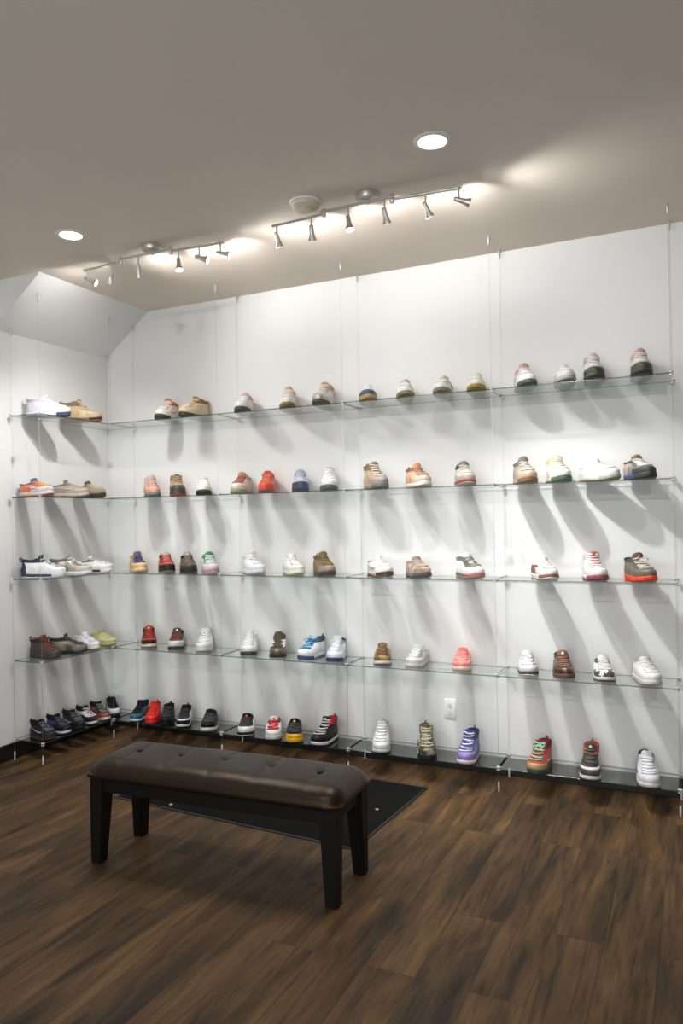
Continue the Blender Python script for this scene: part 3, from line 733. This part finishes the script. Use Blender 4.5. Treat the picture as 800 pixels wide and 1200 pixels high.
SHOES = [
    (1,0.160,-0.730,32,0.129,1.00,dict(U='#dfdde6',K='#cfcbd8',M='#e8e8ee',B='#2c3a5c',O='#39466a',T='#dfdde6',L='#f0f0f2',I='#8a8896'),'pale lavender white sneaker with navy toe sole, nearer the room on the top left-wall shelf'),
    (1,0.160,-0.431,29,0.141,1.00,dict(U='#b09b7a',Q='#c2ab88',V='#cbb894',H='#5a4a38',K='#7a6a50',M='#6b5a44',B='#2d2820',O='#b2503f',T='#8e7858',L='#d8c8a8'),'tan sneaker with dark sole and red toe, beside the lavender one on the top shelf'),
    (1,0.688,-0.155,-75,0.142,1.00,dict(U='#e6e1d8',V='#ece8e2',K='#b5694f',Q='#dcc9b4',M='#eae6de',B='#3c3a34',O='#3c3a34',T='#c87f66',L='#efe9e0',S='#8c7a6a'),'cream sneaker with red collar and dark toe, nearest the corner, top back shelf'),
    (1,0.919,-0.155,-94,0.139,1.00,dict(U='#dcc8a4',V='#d8c6a8',K='#8a6238',Q='#d9c19a',H='#caa670',M='#6a6045',B='#3a382c',O='#45412f',T='#a87c45',L='#e7d9bd'),'sand coloured high sneaker with brown collar and dark sole, touching the cream one, top row'),
    (1,1.332,-0.155,-69,0.129,1.00,dict(U='#e8e6e4',K='#c98f7e',M='#e4e2de',B='#45453e',O='#45453e',T='#d7b0a2',L='#f0efee',Q='#e2dcd6'),'white sneaker with dusty pink collar and dark sole, third from the corner, top row'),
    (1,1.665,-0.155,-66,0.136,1.00,dict(U='#ecebe8',K='#cfae8a',E='#d9c2a6',M='#c9b795',B='#8a7448',O='#7a653c',T='#d6b690',L='#f2f0ec'),'white sneaker with tan tongue and gum brown sole on the top row'),
    (1,1.924,-0.155,-79,0.144,1.00,dict(U='#d9d6d0',C='#c8c6c2*',V='#e6e4e0',K='#c4a284',M='#d8d2c6',B='#5d5034',O='#54482f',T='#c29a78',L='#eceae6'),'white and silver high sneaker with tan collar, left of a shelf joint, top row'),
    (1,2.225,-0.155,-67,0.100,1.00,dict(U='#e9eaec',C='#3c4a66',V='#4a5874',M='#b59c6c',B='#b08e52',O='#a4834a',T='#e6e8ea',L='#f2f2f4',K='#e3e4e8'),'low white sneaker with navy toe, golden sole, right of the silver one, top row'),
    (1,2.471,-0.155,-70,0.107,1.00,dict(U='#e9e8e8',K='#d7bfb8',M='#dcd4c8',B='#8c7c5c',O='#7d6e50',T='#cdb4ae',L='#f1f0f0'),'plain white sneaker with pinkish collar and khaki sole in the middle of the top row'),
    (1,2.711,-0.155,-82,0.104,1.00,dict(U='#e6e6e4',K='#d3b49a',Q='#dfd8d0',M='#d4cdc0',B='#84796a',O='#7a6e5e',T='#d2b096',L='#efefee',S='#6a6a6c'),'white sneaker with dark side stripe and beige collar on the top row'),
    (1,2.909,-0.155,-78,0.100,1.00,dict(U='#e6e4da',K='#b8b48a',M='#c0a55c',B='#a0812f',O='#8a6c22',T='#d8d4bc',L='#f0eee6',I='#77704a'),'white sneaker with olive gold toe and sole, left of a shelf joint, top row'),
    (1,3.183,-0.155,-69,0.128,1.00,dict(U='#e8e6e4',K='#dfa79c',T='#c9a89c',M='#e4e2dc',B='#4c5242',O='#474d3c',L='#f2f0ee',Q='#e6e2de'),'white sneaker with salmon collar and dark green sole on the top row'),
    (1,3.399,-0.155,-76,0.100,1.00,dict(U='#e2e2e2',M='#b9b9b6',B='#a6a6a2',O='#83837c',T='#e4e4e4',L='#efefef',C='#d2d2d0'),'low pale grey sneaker between the salmon collared and black soled ones, top row'),
    (1,3.552,-0.155,-77,0.147,1.00,dict(U='#e6e2e2',K='#b9b4b8',T='#dcc0b8',M='#595648',B='#4a483a',O='#33322a',C='#46453c',L='#eceaea',I='#6a7076'),'white high sneaker with dark mottled toe and sole, second from right, top row'),
    (1,3.790,-0.155,-80,0.143,1.00,dict(U='#e6e0df',K='#d8b8ae',T='#d5a598',M='#57544a',B='#4c4a3e',O='#35342c',C='#4e4c42',L='#eceaea',I='#8a7a74'),'white and pink high sneaker with dark toe, far right of the top row'),
    (2,0.160,-0.838,0,0.100,1.00,dict(U='#c9c3c6',V='#d9cfc8',H='#2e4068',K='#3b4f78',Q='#d98052',E='#c75a3e',M='#e2d6d2',O='#b26a5c',T='#4a5670',L='#e8a06a',S='#a83c34'),'navy and orange low sneaker with pale sole, nearer the room on the second left-wall shelf'),
    (2,0.160,-0.566,30,0.100,1.00,dict(U='#a39a8c',V='#b3a898',H='#7d7468',K='#6b6256',M='#c9b9ae',O='#6c6356',T='#7c7264',L='#beb4a4',S='#7a7062'),'grey brown low sneaker in the middle of the second left-wall shelf'),
    (2,0.160,-0.362,-2,0.101,1.00,dict(U='#9a8c74',V='#a8977c',H='#3e3a30',K='#37342c',Q='#8f8068',M='#6c6350',B='#3a362e',O='#3a362e',T='#4a4438',L='#c9bb9e'),'olive and black sneaker nearest the corner on the second left-wall shelf'),
    (2,0.539,-0.155,-44,0.144,1.00,dict(U='#de9a86',V='#e2a796',K='#dfc0b8',M='#e2e0dc',B='#74807a',O='#6c7870',T='#d8c6be',L='#cfa89c',E='#b9b08c'),'salmon pink sneaker with white and grey sole, nearest the corner on the second row'),
    (2,0.764,-0.155,-47,0.141,1.00,dict(U='#cf7f68',V='#3f4a44',C='#35403b',E='#a58a68',K='#8f7458',T='#5a5a44',M='#4a4f4a',O='#b5443c',B='#2b342f',L='#c09a7a',I='#2e2e2a'),'salmon sneaker with dark green toe, beside the pink one on the second row'),
    (2,0.992,-0.155,-54,0.109,1.00,dict(U='#e2e0d8',V='#e6e4de',K='#d8d0bc',T='#cfc6ac',M='#3d423e',B='#2c312e',O='#2a2e2b',L='#efeee8',C='#dedcd4'),'white sneaker with black toe bumper and cream tongue on the second row'),
    (2,1.297,-0.155,-76,0.129,1.00,dict(U='#cdc7b8',V='#d8d4c6',C='#dcd9cc',K='#a89a82',T='#b08a70',M='#c9c5ae',B='#a9a582',O='#a9a582',L='#b66a56',E='#c0b6a2'),'putty grey sneaker with tan tongue, left of the coral one, second row'),
    (2,1.498,-0.155,-65,0.132,1.00,dict(U='#ee6a4e',V='#f0745a',C='#e85a44',K='#e2664a',T='#c95238',M='#d85a44',B='#d2523f',O='#8c6a52',L='#f08a70',Q='#ee7c66'),'bright coral red sneaker on the second row'),
    (2,1.743,-0.155,-62,0.129,1.00,dict(U='#e2e4ec',C='#3b4560',V='#e6e8ee',K='#a9abc2',T='#b4b6ca',E='#c2c4d6',M='#4b556c',B='#39435a',O='#454c5c',L='#d4d6e2'),'white sneaker with lavender collar and navy toe, right of the coral one'),
    (2,1.948,-0.155,-64,0.137,1.00,dict(U='#e8e8ea',C='#d8d8da',K='#dedee2',T='#b8babf',M='#59605a',B='#4f564e',O='#6d715e',L='#f0f0f2',I='#9a9ca0'),'white sneaker with grey tongue and dark sole, left of the middle joint, second row'),
    (2,2.266,-0.155,-45,0.153,1.00,dict(U='#a58c72',V='#b09880',C='#8d8580',Q='#bba68e',K='#7a6650',T='#8a6c50',H='#c0b0a0',M='#9a9088',B='#6e6a66',O='#67625c',L='#d8d0c6',I='#4a3c30'),'brown high sneaker with grey toe, right of the middle joint, second row'),
    (2,2.540,-0.155,-48,0.129,1.00,dict(U='#d9a888',V='#c9b09c',H='#4f4038',K='#8a6a50',Q='#e0ae8c',T='#e2a078',M='#dedad2',O='#cfc9bd',L='#b09078',C='#c4b4a4'),'peach sneaker with dark heel and thick white sole on the second row'),
    (2,2.825,-0.155,-65,0.130,1.00,dict(U='#c8c0b6',V='#cfc8be',K='#4a4644',T='#7e7874',C='#a8a098',M='#a8504a',B='#8c3f3c',O='#c0b49c',L='#d8d2ca',H='#d0cac2'),'greige high sneaker with black collar and dark red midsole on the second row'),
    (2,3.172,-0.155,-63,0.134,1.00,dict(U='#a2978a',V='#b0a496',C='#b9a58c',K='#6e665e',T='#857a6e',M='#c8ab86',B='#7a5a44',O='#8a6e50',L='#d6d2cc',H='#b5aca0',I='#4b453f'),'taupe high sneaker with tan gum sole, right of a shelf joint, second row'),
    (2,3.355,-0.155,-67,0.136,1.00,dict(U='#e8e2d2',V='#ece6da',K='#e2cf9e',E='#e6d6ac',T='#e4d2aa',H='#dfc280',M='#e2dccb',B='#4f665a',O='#5d7063',L='#f2ece0',Q='#ebe6da'),'pale yellow cream high sneaker with dark green toe sole on the second row'),
    (2,3.565,-0.140,-43,0.100,1.00,dict(U='#e6e6e6',V='#e9e9e9',K='#dcd6d4',M='#d6d2c8',O='#8b8766',B='#b9b5a4',T='#e2e2e2',L='#f0f0f0'),'long white low sneaker with olive gum sole, beside the metallic one, second row'),
    (2,3.769,-0.155,-63,0.116,1.00,dict(U='#8f857c*',V='#9a9894*',C='#3a3c38',K='#5a544e',T='#8a6a4a',Q='#b3a498',H='#b5aaa2',M='#3c4f86',B='#35392f',O='#2f3430',L='#e8e8ea'),'metallic grey high sneaker with black toe and blue midsole, far right of the second row'),
    (3,0.160,-0.786,32,0.132,1.00,dict(U='#e4e4e6',V='#e8e8ea',H='#232f42',K='#232f42',M='#2a3850',B='#d8d8da',O='#dcdcde',T='#2c384c',L='#e6e6e8',I='#1c2430',Q='#eceded'),'white sneaker with navy collar and navy midsole, first on the third left-wall shelf'),
    (3,0.160,-0.551,30,0.124,1.00,dict(U='#a9a49a*',V='#b9b0a4',K='#6a665e',H='#8f8a80*',M='#e6e8ea',O='#dfe1e4',T='#9a8e80',L='#f2f2f2',C='#c9bfb2'),'silver grey sneaker with scalloped white sole, middle of the third left-wall shelf'),
    (3,0.155,-0.335,29,0.100,1.00,dict(U='#e2e2e2',V='#e6e6e6',K='#6a6a68',M='#2c3038',B='#e6e6e6',O='#d8d6cc',T='#d9d9d9',L='#eeeeee',H='#dcdcda'),'white sneaker with black midsole patch, nearest the corner on the third left-wall shelf'),
    (3,0.407,-0.155,-39,0.125,1.00,dict(U='#d6b878',V='#e2c898',Q='#d8b66a',K='#c79a4c',T='#6d6488',L='#575074',E='#7a6e8c',M='#e0cba0',B='#e2d0ac',O='#d2b97e',H='#5f577c'),'yellow and purple high sneaker, nearest the corner on the third row'),
    (3,0.659,-0.155,-45,0.128,1.00,dict(U='#b2402f',V='#c24c38',C='#2c2826',K='#3a2e2a',T='#c2bcb2',E='#2f2a28',M='#6e6058',B='#2a2624',O='#9c8f70',L='#d0553e',H='#5b3228'),'red high sneaker with black collar and toe on the third row'),
    (3,0.847,-0.155,-46,0.126,1.00,dict(U='#5c4c3e',V='#6e6050',C='#3a342e',K='#2f2a26',T='#b8b2a8*',E='#4a4036',M='#3a332c',B='#2c2824',O='#332c26',L='#7c6c5a',X='#d8d4cc'),'dark brown high sneaker with silver tongue, right of the red one'),
    (3,1.029,-0.155,-47,0.129,1.00,dict(U='#e2dade',V='#ded2d8',C='#dccfd4',K='#3f8a56',E='#4d9663',T='#468c5c',H='#3f8a56',M='#c79aa8',B='#b88496',O='#d8ccd0',L='#e6e6e4'),'green collared sneaker with pink and white toe on the third row'),
    (3,1.377,-0.155,-37,0.130,1.00,dict(U='#e6e6e8',V='#e9e9eb',K='#e0dedc',T='#e0d6cc',M='#e2e2e6',O='#c4c4cc',L='#efefef'),'plain white high sneaker with pale cream tongue on the third row'),
    (3,1.677,-0.155,-44,0.115,1.00,dict(U='#e2e2dc',V='#e6e6e0',K='#dcdcd4',T='#dcdcd6',M='#e4e4da',O='#c9cf98',B='#e2e4d0',L='#efefea'),'ivory mid sneaker with pale lime outsole on the third row'),
    (3,1.902,-0.155,-45,0.129,1.00,dict(U='camo:#6e5a3c,#84704c,#5a4a34',V='#8f6a52',H='#a8604a',C='#9c8c7c',K='#5e4e34',T='#74603c',M='#7a5a48',B='#4a423c',O='#3c362f',L='#8a744c'),'brown camouflage high sneaker with rust heel, left of the middle joint, third row'),
    (3,2.282,-0.155,-43,0.100,1.00,dict(U='#e4e4de',V='#e9e9e4',K='#d6d4cc',M='#cfcac2',B='#3b3a3a',O='#8c4a42',T='#dcdad2',L='#eeeeea',S='#5a5a58',I='#8c8a84'),'white low sneaker with wavy grey side line, right of the middle joint, third row'),
    (3,2.527,-0.155,-50,0.100,1.00,dict(U='camo:#a08c7c,#b8a494,#8a7868',V='camo:#a08c7c,#b8a494,#8a7868',K='#8f7c6c',T='#9a8474',M='#8a8078',B='#5a5650',O='#4e4a44',L='#c4b4a4'),'dusty brown mid sneaker with speckled dark sole on the third row'),
    (3,2.843,-0.155,-50,0.125,1.00,dict(U='#e8e8e8',V='#e6e6e6',Q='#ececec',H='#8d8a84*',K='#8f8c84*',E='#7f7c76*',M='#6c6a66',C='#e2e2e2',B='#a86a5e',O='#b07a6c',T='#e4e4e4',L='#8a8880'),'white sneaker with metallic grey straps and heel on the third row'),
    (3,3.270,-0.155,-59,0.100,1.00,dict(U='#e4e2de',V='#e6e4e0',Q='#7c3c34',K='#dedad4',M='#e4e0d4',B='#8a5a50',O='#e0dccb',T='#e0ded8',L='#efede8'),'white low sneaker with maroon side panel on the third row'),
    (3,3.535,-0.155,-71,0.138,1.00,dict(U='#e6e4e6',V='#e9e8ea',K='#d8cccc',T='#c27a6c',M='#e2e0e2',B='#9c4a50',O='#8a3a44',L='#e9e6e8',X='#b03c34'),'white high sneaker with red tongue and dark red outsole on the third row'),
    (3,3.763,-0.155,-63,0.125,1.00,dict(U='#6d675c',V='#77705f',K='#4e4940',T='#5b554a',M='#f0502c',O='#ee4a26',H='#5e584e',L='#d6d0c4',X='#e05a3c',I='#2e2a26',E='#5a5448'),'olive grey high sneaker with bright orange sole, far right of the third row'),
    (4,0.160,-0.779,1,0.147,0.90,dict(U='#3c3630',V='#42382f',K='#2f2b27',T='#5e342a',Q='#343230',M='#38322c',O='#4a3c32',L='#7a3c2e',E='#4e2c24',I='#8a6250'),'dark brown high sneaker with maroon laces, first on the fourth left-wall shelf'),
    (4,0.160,-0.583,30,0.128,0.90,dict(U='#4a453a',V='#504a3e',Q='#8c8674',K='#2f2d26',T='#4a3a30',M='#2c2a24',B='#3a372f',O='#2a2822',L='#5c4a3c',C='#6e6a60',H='#3a372f'),'dark olive sneaker with beige side band, second on the fourth left-wall shelf'),
    (4,0.160,-0.405,-10,0.113,0.90,dict(U='#e2e0e4',V='#e4e2e6',K='#d8d6da',T='#dedce0',M='#e2dcd8',O='#8f6a52',L='#efeef0'),'white sneaker between the dark olive and lime ones, fourth left-wall shelf'),
    (4,0.137,-0.225,-11,0.100,0.90,dict(U='#c2c08a',V='#cbc998',K='#a8a668',T='#9a9858',M='#c8c488',O='#8f7a4c',L='#d6d4a6',Q='#b8b67a'),'lime green sneaker nearest the corner on the fourth left-wall shelf'),
    (4,0.499,-0.155,-50,0.130,1.00,dict(U='#b23a2c',V='#b8402f',C='#2a2624',K='#2a2826',T='#c0402f',E='#3a2824',M='#e2dcd8',B='#ddd6d0',O='#a8483c',L='#9a3226',X='#d8d4ce'),'black and red high sneaker with white midsole, left end of the fourth row'),
    (4,0.746,-0.155,-58,0.121,1.00,dict(U='#3a3c3e',V='#d4d6d8',C='#cfd1d3',K='#26282a',T='#4a4038',E='#303234',M='#33383a',B='#2c3234',O='#2c3032',L='#8a4a38',X='#dcdcdc'),'black high sneaker with white toe, second from the left on the fourth row'),
    (4,0.984,-0.155,-62,0.136,1.00,dict(U='#e2e2e4',V='#e6e6e8',K='#d0d0d2',T='#dadadc',M='#e0ddd2',O='#a89c7a',L='#f2f2f2',I='#4c4c4c'),'white laced high sneaker with tan outsole on the fourth row, left of a joint'),
    (4,1.341,-0.155,-65,0.130,1.00,dict(U='#e4e4e6',V='#e8e8ea',K='#dcdcde',T='#e0e0e2',M='#dcdcde',B='#47474a',O='#3a3a3c',L='#f0f0f2'),'white high sneaker with black outsole, right of the first joint, fourth row'),
    (4,1.563,-0.155,-66,0.133,1.00,dict(U='#e2e2de',V='#5a5244*',C='#8a8274*',T='#57503e',K='#4e4838',M='#4a4438',B='#3c362c',O='#2f2a22',L='#5f5844',E='#e6e6e2'),'white sneaker with long olive tongue and shiny bronze toe on the fourth row'),
    (4,1.807,-0.155,-93,0.129,1.00,dict(U='#e4e6ea',V='#e6e8ec',K='#4a5a6c',T='#c3ced8',L='#2f86b4',M='#e2e4e8',B='#39537c',O='#2f4a72',I='#2c3a48'),'white high sneaker with bright blue laces and navy outsole on the fourth row'),
    (4,1.985,-0.155,-77,0.126,1.00,dict(U='#e4e6ea',V='#e6e8ec',K='#8fa0bc',T='#d8dce4',H='#7f92b4',M='#e2e4e8',B='#2c3a58',O='#32466c',L='#f2f2f4',I='#3a3c44',E='#a8b4c8'),'white sneaker with pale blue collar, right of the blue laced one'),
    (4,2.294,-0.155,-68,0.101,1.00,dict(U='camo:#8a6c44,#a08458,#6c5434',V='camo:#8a6c44,#a08458,#6c5434',K='#b8aa94',T='camo:#8a6c44,#a08458,#6c5434',M='#e0dcd4',B='#dcd6cc',O='#2f2c2a',L='#7c6040'),'golden brown sneaker with white midsole and black outsole on the fourth row'),
    (4,2.517,-0.155,-87,0.100,1.00,dict(U='#d0d0cc',V='#dadad6',K='#b4b4b0',H='#a8a8a6',T='#c8c8c4',M='#dcdcda',O='#a6a6a2',L='#efefec',E='#8a8a86',Q='#c4c4c0'),'light grey runner turned left on the fourth row'),
    (4,2.795,-0.155,-78,0.100,1.00,dict(U='#e58a80',V='#e6948a',K='#e08278',T='#ea7a70',M='#e2d4cc',O='#d0b08c',B='#e0d0c6',L='#f0a49c',Q='#e59a92'),'coral pink sneaker with cream sole, left of a joint, fourth row'),
    (4,3.169,-0.155,-76,0.104,1.00,dict(U='#e2e4e6',V='#e6e8ea',K='#c2c4c2',H='#b0b2b0',T='#e0e4e8',M='#6a5a50',B='#5a4c44',O='#e4e0da',L='#f0f2f4',E='#c4c6c4'),'white sneaker with brown line round its sole, right of a joint, fourth row'),
    (4,3.361,-0.155,-75,0.120,1.00,dict(U='#6d564a*',V='#75594b*',K='#5a463c',T='#8a5e50',M='#6a5042',O='#5a4438',B='#6a4e40',L='#8f6a5a',X='#e8e4de',I='#3c2e28'),'glossy chocolate brown high sneaker on the fourth row'),
    (4,3.573,-0.155,-78,0.102,1.00,dict(U='cow:#e6e6e4,#5c564c,#e6e6e4',V='cow:#e6e6e4,#5c564c,#e6e6e4',C='cow:#e6e6e4,#5c564c,#e6e6e4',K='#5a5650',T='#dedcd8',M='#e4e4e2',O='#34322f',L='#e6e6e4',I='#4c4a46'),'white sneaker with dark blotches like cowhide on the fourth row'),
    (4,3.786,-0.155,-67,0.108,1.00,dict(U='#e6e4e2',V='#e9e7e5',K='#dcd4ce',T='#dcd6d0',M='#e4dfda',O='#d2c2b4',L='#f2f0ee',H='#e0d4cc'),'plain white low sneaker, far right of the fourth row'),
    (5,0.160,-0.808,-5,0.134,0.80,dict(U='#17171a',V='#1a1a1d',K='#111113',T='#17171a',M='#26262a',O='#6a3a36',L='#77777c',C='#2c2c30',S='#c8c8ca'),'black low sneaker nearest the room on the bottom left-wall shelf'),
    (5,0.160,-0.674,-7,0.134,0.80,dict(U='#14161e',V='#1a1c24',Q='#243a74',K='#101218',T='#16181f',M='#cfcfd2',O='#2c4a94',L='#5a6070',B='#d6d6d8'),'black sneaker with royal blue side and white midsole, bottom left-wall shelf'),
    (5,0.160,-0.541,-11,0.134,0.80,dict(U='#1c1e20',V='#202224',K='#141517',T='#1c1e20',M='#222426',O='#18191b',L='#6a6c6e',S='#b9bbbc'),'all black sneaker third along the bottom left-wall shelf'),
    (5,0.160,-0.418,-12,0.134,0.80,dict(U='#211c1e',V='#2a2426',E='#d6c8cc',Q='#c8b6ba',K='#17171a',T='#1a1a1c',M='#c9bcbe',O='#8a6c6c',L='#e2e0e2',B='#d6cfd0'),'black and white striped sneaker in the middle of the bottom left-wall shelf'),
    (5,0.160,-0.289,-16,0.134,0.80,dict(U='#2a2222',V='#5a3428',H='#a2492e',Q='#7c3c28',K='#221c1c',T='#1c1a1a',M='#dcdadb',O='#cfcdce',L='#8f8a88',C='#9c4e34'),'black and rust sneaker with white midsole, bottom left-wall shelf'),
    (5,0.160,-0.159,-36,0.134,0.80,dict(U='#15191c',V='#e0e4e8',C='#e2e6ea',K='#101214',T='#15191c',M='#1f2f36',O='#1c2a30',L='#1c2226',Q='#1e3440'),'black sneaker with round white toe in the corner of the bottom shelf'),
    (5,0.445,-0.197,-73,0.134,0.86,dict(U='#23302f',V='#2f6a7c',C='#2c6474',H='#e2e4e4',K='#16181a',T='#1a1d20',M='#dfe3e6',O='#2a4a58',L='#22282b',Q='#2a5f70'),'teal and black sneaker with white heel, nearest the corner on the bottom row'),
    (5,0.567,-0.197,-64,0.134,0.86,dict(U='#e2261c',V='#e62e22',C='#dc2218',K='#c81e16',T='#d2241a',M='#e0281e',O='#b81a14',L='#e83a2e',I='#7a120e'),'bright red low sneaker near the left end of the bottom row'),
    (5,0.689,-0.197,-63,0.134,0.86,dict(U='#131315',V='#161618',K='#101012',T='#141416',M='#18181a',O='#111113',L='#4a4a4e'),'all black sneaker between the red and white toed ones, bottom row'),
    (5,0.835,-0.197,-64,0.134,0.86,dict(U='#161618',V='#dededf',C='#17171a',Q='#e0e0e1',K='#141416',T='#151517',M='#e0e0e0',O='#1c1c1e',L='#4a4a4e'),'black high sneaker with white toe box and midsole on the bottom row'),
    (5,1.044,-0.197,-61,0.101,1.00,dict(U='#141416',V='#161618',K='#121214',T='#131315',M='#dcdad6',B='#e0deda',O='#c9c4b8',L='#55555a',H='#2a4258'),'tall black sneaker with white midsole, left of the first joint, bottom row'),
    (5,1.336,-0.197,-62,0.100,1.00,dict(U='#e0e0e2',V='#e4e4e6',K='#19191c',T='#141416',E='#1a1a1d',M='#dfdfe0',B='#1d1f26',O='#d8d2c0',L='#4a4a4e',X='#d8304a',H='#2f4f9c'),'white sneaker with tall black tongue and red emblem on the bottom row'),
    (5,1.543,-0.197,-64,0.100,1.00,dict(U='#e2e2e2',V='#e6e6e6',K='#3a3a3c',T='#e0dcda',L='#cc2a34',M='#dcdad8',O='#b8a8a0',H='#b8303c',X='#c82c38',E='#e4e4e4'),'white sneaker with red laces on the bottom row, behind the bench'),
    (5,1.695,-0.197,-63,0.100,1.00,dict(U='#17171a',V='#1a1a1c',K='#141416',T='#18181a',M='#e8b01c',B='#ecb41e',C='#e6ac1a',O='#d69c14',L='#4a4a4e',X='#c8a23a'),'black high sneaker with yellow toe and sole on the bottom row'),
    (5,1.916,-0.197,-89,0.138,1.00,dict(U='#1a1a1c',V='#1e1e20',C='#1c1c1e',K='#b8222e',T='#1c1c1e',M='#d8d6d2',B='#dad8d4',O='#1f1d1d',L='#c8c8c6',I='#a81e28',X='#dededc',Q='#202022'),'black high sneaker with red lining and white midsole on the bottom row'),
    (5,2.295,-0.197,-72,0.141,1.00,dict(U='#dfe0e2',V='#e2e3e5',K='#d2d4d6',T='#d8dadc',M='#dfdfe1',O='#3a3a3c',L='#eeeeef',I='#9aa09c'),'all white high sneaker right of the middle joint on the bottom row'),
    (5,2.581,-0.197,-69,0.151,1.00,dict(U='camo:#55554a,#8c8a78,#2f2f2a',V='camo:#55554a,#74725f,#3a3a34',Q='#d0d0c8',K='camo:#6a6852,#a09a7c,#34342c',T='camo:#55554a,#8c8a78,#2f2f2a',M='#dcdcd8',B='#26262a',O='#1d1d20',L='#c0b890'),'grey camouflage high sneaker with white rim and black toe sole, bottom row'),
    (5,2.835,-0.197,-88,0.150,1.00,dict(U='#8878b4',V='#9488bc',K='#3f4278',T='#4a4a88',E='#4c4a86',Q='#6c64a4',M='#d9d4dc',B='#e2dedf',O='#8a5c50',L='#e0e2ea',H='#5fa0ac',I='#2c2c50'),'purple sneaker with white toe sole on the bottom row'),
    (5,3.237,-0.197,-95,0.137,1.00,dict(U='#b03a30',V='#b4402f',K='#7c2430',T='#8a2a30',L='#9ad8b4',M='#4a4a34',B='#3f5234',O='#2f4428',S='#a2dcb8',Q='#b2423a',C='#c9a07c',H='#9c3038'),'red sneaker with mint green laces and dark green sole on the bottom row'),
    (5,3.503,-0.197,-87,0.145,1.00,dict(U='#4a443e',V='#dddde2',C='#4e4844',K='#b85a3c',T='#4c4640',E='#3e3a36',Q='#cfc6bc',M='#e0dad2',O='#3a302c',B='#e2dcd4',L='#585048',X='#e2dedd'),'dark sneaker with white toe and orange collar, second from right, bottom row'),
    (5,3.785,-0.197,-82,0.134,1.00,dict(U='#dcdce2',V='#e0e0e6',K='#c9c9cc',T='#dcdce2',M='#dedde2',O='#a87c64',I='#4c5048',L='#e6e6ec',S='#2a2c58',H='#d6d6da'),'white sneaker with black lining, far right of the bottom row'),
]
for row, x, y, yaw, h, size, col, label in SHOES:
    build_shoe(x, y, ZS[row], math.radians(yaw), h, size, col, label)

# ------------------------------------------------------------------ world, camera, colour
w = bpy.data.worlds.new('room_world'); scene.world = w; w.use_nodes = True
w.node_tree.nodes['Background'].inputs[0].default_value = (.9, .96, 1, 1); w.node_tree.nodes['Background'].inputs[1].default_value = SKY

cam = bpy.data.cameras.new('camera'); co = bpy.data.objects.new('camera', cam); C.objects.link(co)
cam.sensor_fit = 'VERTICAL'; cam.sensor_height = 36; cam.sensor_width = 24; cam.lens = 884.1 / 1200 * 36
cx, cy, cz, ya, pi_, ro = 4.0574, -4.4219, 1.5051, .4432, .0124, -.0165
fw = Vector((-math.sin(ya) * math.cos(pi_), math.cos(ya) * math.cos(pi_), math.sin(pi_)))
r = Vector((math.cos(ya), math.sin(ya), 0)); u = r.cross(fw)
r2 = r * math.cos(ro) + u * math.sin(ro); u2 = -r * math.sin(ro) + u * math.cos(ro)
M = Matrix.Identity(4)
for i in range(3): M[i][0] = r2[i]; M[i][1] = u2[i]; M[i][2] = -fw[i]; M[i][3] = (cx, cy, cz)[i]
co.matrix_world = M
cam.dof.use_dof = True; cam.dof.focus_distance = 3.4; cam.dof.aperture_fstop = 3.5
scene.camera = co

vs = scene.view_settings
scene.display_settings.display_device = 'sRGB'
vs.view_transform = 'Standard'; vs.look = 'None'; vs.gamma = 1; vs.use_curve_mapping = False
vs.exposure = 0.2
cy_ = scene.cycles
cy_.use_denoising = True
cy_.max_bounces = 10; cy_.diffuse_bounces = 5; cy_.glossy_bounces = 4; cy_.transparent_max_bounces = 24
cy_.sample_clamp_indirect = 4
cy_.caustics_reflective = False; cy_.caustics_refractive = False
